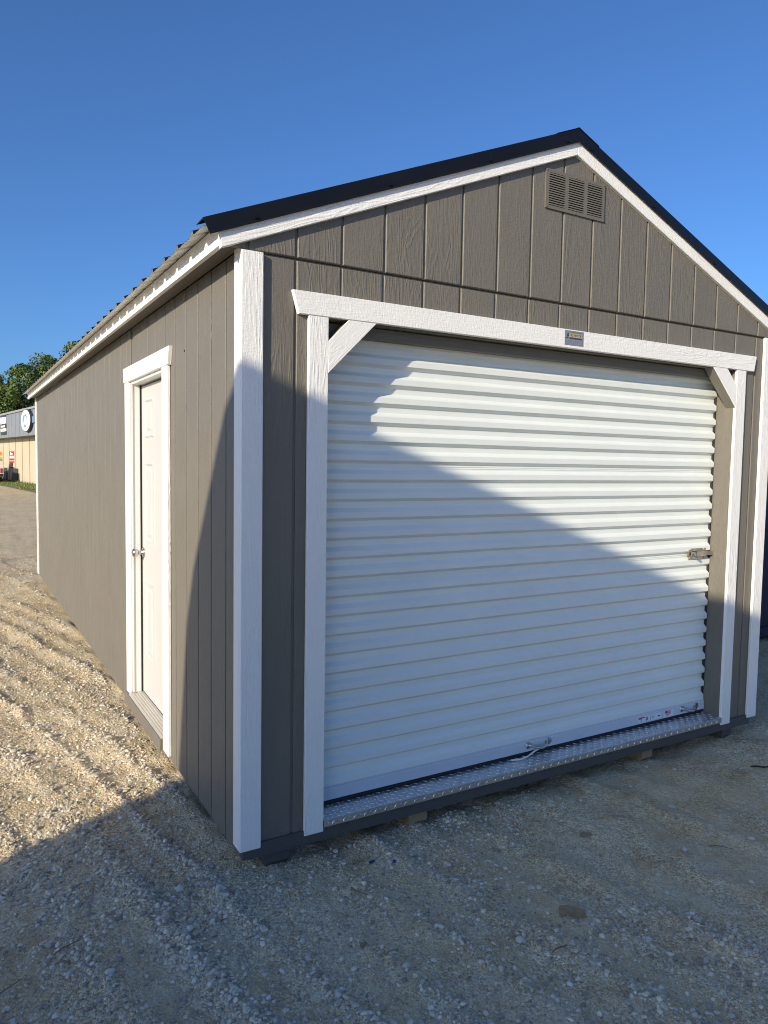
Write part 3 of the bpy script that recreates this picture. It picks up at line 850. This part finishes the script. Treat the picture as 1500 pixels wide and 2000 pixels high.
def oval(cx, cz, rx, rz, n=40): return [(cx + rx * math.cos(2 * math.pi * i / n), cz + rz * math.sin(2 * math.pi * i / n)) for i in range(n)]
YS = -0.735
M_SIGNW = flat('white_sign_face', (0.80, 0.80, 0.80)); M_STEEL = flat('steel_blue', (0.13, 0.22, 0.32)); M_TEXT = flat('grey_green_letters', (0.25, 0.29, 0.30))
SF = Matrix.Translation((-3.67, 0, -0.17)); FS = FM @ SF; LOCALS[id(FS)] = FS
osg = thing('oval_sign', 'oval white sign with dark figures on the grey store fascia', 'sign', tuple(FM @ SF @ Vector((1.44, YS, 3.3))))
MB().prism(oval(1.44, 3.99, 1.29, .66), 'y', YS - .16, YS).build('rim', flat('dark_rim', (.03, .04, .05)), osg, FS)
osf = MB().prism(oval(1.44, 3.99, 1.20, .62), 'y', YS - .18, YS - .161).build('sign_face', M_SIGNW, osg, FS)
yy = YS - .1805
def blob(poly, mat, par, name='figure', y=yy, fr_=FS): MB().prism(poly, 'y', y - .008, y, 0).build(name, mat, par, fr_)
blob([(2.15, 3.85), (2.0, 3.82), (1.85, 4.05), (1.75, 4.40), (1.95, 4.30), (2.10, 4.12)], M_STEEL, osf)
blob([(2.05, 4.02), (2.25, 4.00), (2.2, 4.10)], M_STEEL, osf)
blob([(1.62, 4.02), (1.54, 4.00), (1.50, 4.20), (1.28, 4.26), (1.20, 4.06), (1.12, 4.06), (1.18, 4.34), (1.52, 4.36), (1.66, 4.30)], M_STEEL, osf)
blob([(1.02, 4.06), (0.94, 4.02), (0.88, 4.16), (0.98, 4.28), (1.06, 4.22)], M_STEEL, osf)
for i in range(4): blob([(1.30 + i * .16, 3.60), (1.42 + i * .16, 3.58), (1.42 + i * .16, 3.74), (1.30 + i * .16, 3.75)], M_TEXT, osf, 'letter')
for i in range(6): blob([(1.0 + i * .17, 3.83), (1.08 + i * .17, 3.82), (1.10 + i * .17, 3.93), (1.02 + i * .17, 3.94)], flat('pale_letters', (.45, .47, .46)), osf, 'letter')
osb = MB().box(-0.6, 3.42, YS - .08, YS, 3.82, 4.18); osb.build('blue_side_panel', M_STEEL, osg, FS)

SB = Matrix.Translation((-4.2, 0, -0.17)); FB = FM @ SB; LOCALS[id(FB)] = FB
bsn = thing('stacked_sign', 'tall narrow sign of stacked white and dark panels on the store fascia', 'sign', tuple(FB @ Vector((9.6, YS, 3.3))))
for z0, z1, m in ((4.52, 4.66, M_NAVY), (4.06, 4.49, M_SIGNW), (3.76, 4.02, flat('charcoal_panel', (.05, .055, .06))), (3.55, 3.74, M_SIGNW), (3.34, 3.55, flat('dark_green_panel', (.03, .055, .06)))):
    MB().box(8.75, 10.45, YS - .05, YS, z0, z1).build('sign_panel', m, bsn, FB)
y2 = YS - .0505
blob([(9.9, 4.12), (9.4, 4.12), (9.3, 4.2), (9.3, 4.33), (9.42, 4.33), (9.45, 4.22), (9.8, 4.22), (9.86, 4.33), (9.98, 4.33), (9.98, 4.2)], flat('tan_emblem', (.4, .36, .28)), bsn, 'emblem', y2, FB)
for i in range(5): blob([(8.95 + i * .28, 3.82), (9.13 + i * .28, 3.82), (9.13 + i * .28, 3.95), (8.95 + i * .28, 3.95)], M_SIGNW, bsn, 'letter', y2, FB)
blob([(9.3, 3.52), (9.9, 3.52), (9.8, 3.66), (9.4, 3.66)], M_YEL, bsn, 'emblem', y2 - .01, FB)

M_PRED = flat('poster_red', (0.36, 0.035, 0.03)); M_PINK = flat('poster_pink', (0.66, 0.36, 0.32)); M_PCR = flat('poster_cream', (0.7, 0.55, 0.36)); M_PBR = flat('poster_brown', (0.35, 0.13, 0.04))
pst = thing('red_poster', 'red and white sale poster on the cream store wall', 'poster', tuple(FM @ Vector((6.9, 0, .9))))
for z0, z1, m in ((1.78, 2.08, M_PRED), (1.58, 1.78, M_PINK), (1.47, 1.58, M_PRED), (1.39, 1.47, M_PINK), (1.29, 1.39, M_PRED), (1.0, 1.29, M_PCR), (0.90, 1.0, M_PRED)):
    MB().box(6.12, 7.68, -.02, .0, z0, z1).build('poster_band', m, pst, FM)
for a, b, z0, z1 in ((7.05, 7.35, 1.84, 2.02), (6.85, 7.05, 1.84, 1.94), (6.55, 6.8, 1.86, 1.94)): blob([(a, z0), (b, z0), (b, z1), (a, z1)], M_SIGNW, pst, 'letter', -.0205, FM)
for a in (6.3, 6.6, 7.0, 7.3): blob([(a, 1.62), (a + .2, 1.62), (a + .2, 1.74), (a, 1.74)], M_SIGNW, pst, 'letter', -.0205, FM)
blob([(6.4, 1.08), (6.9, 1.08), (6.9, 1.24), (6.4, 1.24)], M_PBR, pst, 'picture', -.0205, FM)
ps2 = thing('striped_poster', 'orange, yellow and green striped poster on the store wall at the left edge', 'poster', tuple(FM @ Vector((11.2, 0, 1.1))))
for z0, z1, m in ((1.80, 2.06, flat('poster_orange', (.48, .15, .06))), (1.66, 1.80, M_YEL), (1.5, 1.66, flat('poster_olive', (.3, .28, .06))), (1.40, 1.50, flat('poster_green', (.06, .16, .05))), (1.12, 1.40, M_PINK)):
    MB().box(10.42, 12.1, -.02, .0, z0, z1).build('poster_band', m, ps2, FM)
M_SLAB = plain_mat('dark_grey_slab', (0.045, 0.05, 0.06), 0.6, 0, 0.1)  # thin dark slabs standing for two slanted dark shapes at the wall foot
for lab, a0, a1, b1 in (('wider dark grey slanted shape against the cream wall under the red poster', 4.86, 6.38, 7.0), ('narrower dark grey slanted shape against the cream wall left of the red poster', 8.57, 9.92, 10.19)):
    o = MB().add([(a0, -.05, .92), (a1, -.05, .92), (b1, -.09, -.08), (a0 + .02, -.09, -.08), (a0, -.01, .92), (a1, -.01, .92), (b1, -.03, -.08), (a0 + .02, -.03, -.08)],
                 [(0, 1, 2, 3), (4, 7, 6, 5), (0, 4, 5, 1), (1, 5, 6, 2), (2, 6, 7, 3), (3, 7, 4, 0)]).build('dark_slab', M_SLAB, None, FM)
    tag(o, lab, 'board', 'dark shapes against the store wall')

# white pickup parked at the store, only its tail at the picture's left edge
M_TRUCK = plain_mat('white_truck_paint', (0.75, 0.75, 0.74), 0.3); M_TYRE = plain_mat('tyre_rubber', (0.02, 0.02, 0.02), 0.8)
trk = thing('pickup_truck', 'white pickup truck parked by the store at the left edge', 'truck', tuple(FM @ Vector((6.9, -1.9, -.05))))
TM = FM @ Matrix.Translation((4.2, -2.8, -.05)); LOCALS[id(TM)] = TM
body = MB().prism([(0.0, .42), (0.0, 1.02), (1.9, 1.05), (2.0, 1.72), (3.35, 1.72), (3.95, 1.12), (5.25, 1.0), (5.35, .45), (4.75, .42), (4.6, .68), (4.1, .68), (3.95, .42), (1.45, .42), (1.3, .68), (.8, .68), (.65, .42)], 'y', 0, 1.8, 0)
body.build('body', M_TRUCK, trk, TM)
for y in (-.004, 1.8): MB().prism([(2.1, 1.12), (2.12, 1.62), (3.3, 1.62), (3.75, 1.12)], 'y', y, y + .004).build('side_window', M_GLASS, trk, TM)
MB().box(1.93, 1.985, .2, 1.6, 1.15, 1.6).build('rear_window', M_GLASS, trk, TM)
MB().box(-.12, -.005, .05, 1.75, .45, .62).build('bumper', flat('black_bumper', (.02, .02, .02)), trk, TM)
for y in (.06, 1.6): MB().box(-.02, -.002, y, y + .14, .68, .98).build('tail_light', M_PRED, trk, TM)
for wx in (1.05, 4.35):
    for wy in (-.02, 1.6):
        w_ = MB().tube([(wx, wy, .33), (wx, wy + .22, .33)], .34, 20).build('wheel', M_TYRE, trk, TM)
        MB().tube([(wx, wy - .01, .33), (wx, wy + .23, .33)], .2, 16).build('rim', M_ZINC, w_, TM)

# grass verge and the dark wheel track in front of it
M_GRASS = plain_mat('grass_blades', (0.15, 0.18, 0.05), 0.8, 0, 0.35, 2.0)
M_VERGE = plain_mat('grass_verge_soil', (0.14, 0.15, 0.06), 0.95, 0, 0.4, 1.5)
vg = MB().add([(-14, -.05, -.045), (26, -.05, -.045), (26, -1.6, -.05), (14, -1.9, -.05), (9, -1.25, -.05), (5, -1.7, -.05), (0, -1.9, -.05), (-14, -2.2, -.05)], [(0, 1, 2, 3, 4, 5, 6, 7)]).build('grass_verge', M_VERGE, None, FM)
tag(vg, kind='structure')
N = 9000
gs = rng.uniform(-8, 18, N); gd = rng.uniform(0.05, 2.1, N)
mb = MB()
for a, d in zip(gs, gd):
    if d > 1.2 + .7 * (math.sin(a * .9) * .5 + .5): continue
    h = random.uniform(.05, .16) * (1.6 if d < .3 else 1); w = .02; th = random.uniform(0, 3.14)
    dx, dy = math.cos(th) * w, math.sin(th) * w
    n = len(mb.v)
    mb.v += [(a - dx, -d - dy, -.05), (a + dx, -d + dy, -.05), (a + random.uniform(-.05, .05), -d + random.uniform(-.05, .05), -.05 + h)]
    mb.f.append((n, n + 1, n + 2))
me = bpy.data.meshes.new('grass'); me.from_pydata(mb.v, [], mb.f); me.materials.append(M_GRASS)
tag(obj('grass', me, None, FM), 'short green grass along the foot of the store wall', 'grass', kind='stuff')
M_ROAD = plain_mat('dark_packed_gravel', (0.10, 0.095, 0.085), 0.9, 0, 0.25, 1.0)
rd = MB().add([(-14, -10.9, -.044), (26, -10.9, -.044), (26, -10.2, -.044), (-14, -10.35, -.044)], [(0, 1, 2, 3)]).build('road_edge', M_ROAD, None, FM)
tag(rd, kind='structure')

# ------------------------------------------------------------------ trees behind the store
t = NT('tree_leaves')
c = t.obj_coord()
at = t.n('ShaderNodeAttribute'); at.attribute_name = 'Col'
M_LEAF = t.done(at.outputs['Color'], 0.55, 0, None, 0.3)
t.b.inputs['Subsurface Weight'].default_value = 0.0
M_BARK = plain_mat('tree_bark', (0.10, 0.085, 0.065), 0.9, 0, 0.2, 3.0)
def tree(x, y, h, rad, label, tone, seed):
    r = np.random.default_rng(seed)
    root = thing('broadleaf_tree', label, 'tree', (x, y, -.06), 'trees behind the store')
    tb = MB()
    tb.tube([(x, y, -.2), (x + .1, y, h * .3), (x - .1, y + .1, h * .6), (x, y, h * .85)], [.22, .17, .10, .04], 8)
    tk = tb.build('trunk', M_BARK, root, None, True)
    clumps = []
    for i in range(30):
        f = r.uniform(.22, .98)
        wr = rad * (1.05 - abs(f - .5) * 1.25) * r.uniform(.35, 1.0)
        a = r.uniform(0, 6.283)
        cx, cy, cz = x + wr * math.cos(a), y + wr * math.sin(a), h * f
        clumps.append((cx, cy, cz, r.uniform(.45, .95) * rad * .42))
        if i % 3 == 0:
            MB().tube([(x, y, max(h * .15, cz - h * .18)), ((x + cx) / 2, (y + cy) / 2, cz - h * .07), (cx, cy, cz)], [.07, .045, .02], 6).build('limb', M_BARK, root, None, True)
    clumps.append((x, y, h * .97, rad * .28)); clumps.append((x, y, h * .86, rad * .4))
    V = []; F = []; Cc = []
    for cx, cy, cz, cr_ in clumps:
        n = int(260)
        d = r.normal(size=(n, 3)); d /= np.linalg.norm(d, axis=1)[:, None]
        p = np.array([cx, cy, cz]) + d * (cr_ * r.uniform(.45, 1.12, n) ** .6)[:, None] * np.array([1, 1, .85])
        nn = d + r.normal(size=(n, 3)) * .7; nn /= np.linalg.norm(nn, axis=1)[:, None]
        u = np.cross(nn, r.normal(size=(n, 3))); u /= np.linalg.norm(u, axis=1)[:, None]; w = np.cross(nn, u)
        s_ = r.uniform(.07, .16, n)[:, None]
        k = len(V) * 1
        quad = np.stack([p - u * s_, p - w * s_ * .6, p + u * s_, p + w * s_ * .6], 1)
        base_i = sum(len(q) for q in V)
        V.append(quad.reshape(-1, 3)); idx = base_i + np.arange(n * 4).reshape(-1, 4); F.append(idx)
        col = np.array(tone)[None] * r.uniform(.65, 1.35, (n, 1)) * np.array([1, 1, 1])[None]
        Cc.append(np.repeat(np.hstack([col, np.ones((n, 1))]), 4, 0))
    V = np.vstack(V); F = np.vstack(F); Cc = np.vstack(Cc)
    me = bpy.data.meshes.new('crown'); me.from_pydata(V.tolist(), [], F.tolist())
    ca = me.color_attributes.new('Col', 'FLOAT_COLOR', 'POINT'); ca.data.foreach_set('color', Cc.astype(np.float32).ravel())
    me.materials.append(M_LEAF)
    obj('crown', me, root)
TR = [(2.2, 70.0, 8.7, 2.3, 'leftmost dark green tree above the store roof', (0.080, 0.111, 0.024), 1),
      (4.3, 68.5, 9.6, 2.2, 'rounded mid green tree between the leftmost tree and the shed eave', (0.087, 0.130, 0.026), 2),
      (6.4, 69.5, 10.6, 2.5, 'taller green tree whose top shows just over the far eave end', (0.087, 0.124, 0.029), 3),
      (8.6, 70.5, 12.2, 2.6, 'tall leafy tree rising highest over the shed eave', (0.090, 0.130, 0.031), 4),
      (0.0, 71.0, 8.4, 2.4, 'dark green tree at the left edge of the frame', (0.072, 0.104, 0.024), 5),
      (3.2, 73.0, 8.0, 2.6, 'darker tree in the second row behind the store', (0.065, 0.091, 0.022), 6),
      (11.2, 72.0, 11.0, 2.8, 'tree mostly hidden behind the shed roof', (0.080, 0.117, 0.026), 7)]
for a in TR: tree(*a)

# ------------------------------------------------------------------ gravel
t = NT('gravel_stone')
at = t.n('ShaderNodeAttribute'); at.attribute_name = 'Col'
c = t.obj_coord(False)
M_STONE = t.done(t.mixc(0.5, at.outputs['Color'], t.ramp(t.noise(c, 120.0, 3), [(0.2, (.38, .38, .38)), (0.8, (.66, .66, .66))]), 'OVERLAY'), 0.88, 0, None, 0.2)
PHI = (1 + 5 ** .5) / 2
ICO = np.array([(-1, PHI, 0), (1, PHI, 0), (-1, -PHI, 0), (1, -PHI, 0), (0, -1, PHI), (0, 1, PHI), (0, -1, -PHI), (0, 1, -PHI), (PHI, 0, -1), (PHI, 0, 1), (-PHI, 0, -1), (-PHI, 0, 1)], float)
ICO /= np.linalg.norm(ICO[0])
ICF = np.array([(0, 11, 5), (0, 5, 1), (0, 1, 7), (0, 7, 10), (0, 10, 11), (1, 5, 9), (5, 11, 4), (11, 10, 2), (10, 7, 6), (7, 1, 8), (3, 9, 4), (3, 4, 2), (3, 2, 6), (3, 6, 8), (3, 8, 9), (4, 9, 5), (2, 4, 11), (6, 2, 10), (8, 6, 7), (9, 8, 1)])
OCT = np.array([(1, 0, 0), (-1, 0, 0), (0, 1, 0), (0, -1, 0), (0, 0, 1), (0, 0, -1)], float)
OCF = np.array([(0, 2, 4), (2, 1, 4), (1, 3, 4), (3, 0, 4), (2, 0, 5), (1, 2, 5), (3, 1, 5), (0, 3, 5)])
MIDA = math.atan2(cf.y, cf.x)
def sample(n, r0, r1, lo, hi, amin=-42, amax=52, floor=0.07, pw=2.2):
    r = np.sqrt(rng.uniform(r0 ** 2, r1 ** 2, n)); a = MIDA + np.radians(rng.uniform(amin, amax, n))
    x = CAM.x + r * np.cos(a); y = CAM.y + r * np.sin(a)
    m = bandmask(x, y) + 1.0 * fbm(x * 1.7 + 4, y * 1.7 + 2, 3) + 0.8 * fbm(x * 6 + 1, y * 6, 2)
    keep = (rng.random(n) < np.clip(floor + 0.66 * np.clip(m, 0, 2) ** 1.5, 0.05, 1))
    keep &= ~((x > -0.03) & (x < W + .03) & (y > 0.05) & (y < LEN + .05))
    keep &= ~((x > BX0 - .05) & (y > BYF - .05))
    x = x[keep]; y = y[keep]
    s = lo * (hi / lo) ** (rng.random(len(x)) ** pw)
    return x, y, s
def stone_mesh(name, groups, mat):
    Vs = []; Fs = []; Cs = []; base = 0
    for (x, y, s, BV, BF, jit) in groups:
        n = len(x)
        if n == 0: continue
        z = ground_z(x, y)
        P = BV[None] * (1 + rng.uniform(-jit, jit, (n, len(BV), 1)))
        sc = np.stack([rng.uniform(.8, 1.25, n), rng.uniform(.6, .95, n), rng.uniform(.4, .75, n)], 1)
        P = P * sc[:, None, :]
        ax = rng.uniform(-.5, .5, n); az = rng.uniform(0, 6.283, n)
        cx, sx = np.cos(ax), np.sin(ax); cz, sz = np.cos(az), np.sin(az)
        X, Y, Z = P[..., 0], P[..., 1], P[..., 2]
        Y, Z = Y * cx[:, None] - Z * sx[:, None], Y * sx[:, None] + Z * cx[:, None]
        X, Y = X * cz[:, None] - Y * sz[:, None], X * sz[:, None] + Y * cz[:, None]
        P = np.stack([X, Y, Z], -1) * s[:, None, None] + np.stack([x, y, z + s * rng.uniform(.0, .3, n)], -1)[:, None, :]
        Vs.append(P.reshape(-1, 3))
        Fs.append((BF[None] + (base + np.arange(n) * len(BV))[:, None, None]).reshape(-1, 3))
        base += n * len(BV)
        b = rng.uniform(.42, 1.30, n)[:, None]
        w = rng.random(n)[:, None]
        col = b * (w * np.array([[.61, .56, .475]]) + (1 - w) * np.array([[.55, .465, .335]]))
        Cs.append(np.repeat(np.hstack([col, np.ones((n, 1))]), len(BV), 0))
    V = np.vstack(Vs); F = np.vstack(Fs); Cc = np.vstack(Cs)
    me = bpy.data.meshes.new(name)
    me.vertices.add(len(V)); me.vertices.foreach_set('co', V.astype(np.float32).ravel())
    me.loops.add(F.size); me.loops.foreach_set('vertex_index', F.astype(np.int32).ravel())
    me.polygons.add(len(F)); me.polygons.foreach_set('loop_start', (np.arange(len(F)) * 3).astype(np.int32))
    me.polygons.foreach_set('use_smooth', np.zeros(len(F), bool))
    me.update(calc_edges=True)
    ca = me.color_attributes.new('Col', 'FLOAT_COLOR', 'POINT'); ca.data.foreach_set('color', Cc.astype(np.float32).ravel())
    me.materials.append(mat)
    return me, len(F)
groups = []
x, y, s = sample(95000, 1.0, 2.9, .0035, .0130, floor=0.13, pw=2.4); groups.append((x, y, s, ICO, ICF, .2))
x, y, s = sample(150000, 1.0, 3.3, .0018, .0042, floor=0.32); groups.append((x, y, s, OCT, OCF, .25))
x, y, s = sample(130000, 2.9, 6.5, .0042, .013, -12, 40, 0.22); groups.append((x, y, s, ICO, ICF, .2))
x, y, s = sample(80000, 6.5, 14.0, .007, .018, -5, 36, 0.22); groups.append((x, y, s, OCT, OCF, .22))
gme, nf = stone_mesh('gravel', groups, M_STONE)
print('gravel tris', nf)
tag(obj('gravel', gme), 'loose crushed gravel strewn in bands over the dirt yard', 'gravel', kind='stuff')
# larger single stones, parts of the ground
variants = []
import bmesh
for k in range(10):
    bm = bmesh.new(); bmesh.ops.create_icosphere(bm, subdivisions=2, radius=1)
    cuts = [Vector((random.gauss(0, 1), random.gauss(0, 1), random.gauss(0, 1))).normalized() for _ in range(9)]
    for v in bm.verts:
        for cc in cuts:
            d = v.co.dot(cc) - random.uniform(.66, .70)
            if d > 0: v.co -= cc * d
        v.co.x *= 1.1; v.co.y *= .85; v.co.z *= .62
    me = bpy.data.meshes.new('stone'); bm.to_mesh(me); bm.free()
    b = random.uniform(.62, 1.0)
    ca = me.color_attributes.new('Col', 'FLOAT_COLOR', 'POINT')
    colr = [.56 * b, .51 * b, .42 * b, 1]
    ca.data.foreach_set('color', np.array(colr * len(me.vertices), np.float32))
    me.materials.append(M_STONE); variants.append(me)
xs, ys, ss = sample(1500, 1.15, 5.0, .011, .024, -34, 34)
for i in range(min(230, len(xs))):
    z = float(ground_z(xs[i], ys[i]))
    M = Matrix.Translation((xs[i], ys[i], z + ss[i] * .25)) @ Matrix.Rotation(random.uniform(0, 6.28), 4, 'Z') @ Matrix.Rotation(random.uniform(-.3, .3), 4, 'X') @ Matrix.Scale(ss[i], 4)
    obj('stone', variants[i % 10], GROUND, M)

# ------------------------------------------------------------------ litter on the ground
M_TWIG = plain_mat('dry_twig', (0.17, 0.13, 0.09), 0.9, 0, 0.2); M_CHIP = plain_mat('splintered_wood', (0.26, 0.19, 0.11), 0.8, 0, 0.25, 30.0); M_SCRAP = flat('blue_plastic', (0.01, 0.04, 0.16), 0.4)
def gz(x, y): return float(ground_z(x, y))
def twig(x, y, ang, L, r, label, mat=M_TWIG):
    dx, dy = math.cos(ang) * L / 2, math.sin(ang) * L / 2
    pts = [(x - dx, y - dy, gz(x - dx, y - dy) + r + .004), (x - dx * .2, y - dy * .2 + r, gz(x, y) + r + .006), (x + dx, y + dy, gz(x + dx, y + dy) + r + .004)]
    o = MB().tube(pts, [r, r * .9, r * .5], 6).build('twig', mat, None, None, True)
    tag(o, label, 'twig', 'twigs on the dirt')
twig(-0.68, -0.138, 0.35, .10, .0022, 'longest thin dark twig at the lower left of the yard')
twig(-0.86, -0.25, 0.5, .08, .002, 'thin twig at the very left edge of the yard')
twig(-0.70, -0.22, -0.5, .05, .004, 'short pale twig just below the longest twig', M_CHIP)
twig(0.36, -0.33, -1.0, .075, .004, 'brown twig lying in front of the left door post', M_CHIP)
twig(0.47, -0.12, -0.3, .05, .004, 'small pale twig close to the front rim', M_CHIP)
twig(0.29, -0.70, 0.1, .06, .003, 'grey twig on the middle gravel band', M_CHIP)
twig(1.95, -0.80, -0.9, .10, .002, 'dark twig on the dirt at the right')
twig(0.80, -0.98, -.2, .06, .003, 'short dark twig near the lower middle')
def chip(x, y, ang, L, w, label, mat=M_CHIP, name='wood_chip', cat='wood chip', grp='wood chips on the dirt', h=.006):
    M = Matrix.Translation((x, y, gz(x, y) + h * .6 + .003)) @ Matrix.Rotation(ang, 4, 'Z') @ Matrix.Rotation(.15, 4, 'X')
    mb = MB().prism([(-L / 2, -w * .3), (-L * .1, -w / 2), (L / 2, -w * .15), (L * .4, w * .4), (-L * .2, w / 2), (-L * .48, w * .2)], 'z', -h / 2, h / 2)
    o = mb.build(name, mat, None); o.matrix_basis = M
    tag(o, label, cat, grp)
chip(1.497, -0.427, -.5, .06, .03, 'brown wood chip in front of the door centre')
chip(0.98, -0.86, -.9, .10, .035, 'splintered wood scrap near the bottom middle of the yard', h=.02)
chip(0.22, -0.62, .2, .03, .015, 'small wood chip on the middle gravel band')
chip(0.52, -0.15, .1, .030, .014, 'left blue plastic scrap near the front rim', M_SCRAP, 'plastic_scrap', 'scrap', 'blue plastic scraps', .003)
chip(0.60, -0.205, .8, .020, .016, 'right blue plastic scrap near the front rim', M_SCRAP, 'plastic_scrap', 'scrap', 'blue plastic scraps', .003)
# strip of dark webbing left by the right corner
wp = [(2.90 + .02 * i, -0.33 - .012 * i + .01 * math.sin(i), 0) for i in range(8)]
o = MB().tube([(a, b, gz(a, b) + .006) for a, b, _ in wp], .004, 6).build('strap', M_BLACK, None, None, True)
tag(o, 'short dark strap curled on the gravel near the right door post', 'strap')
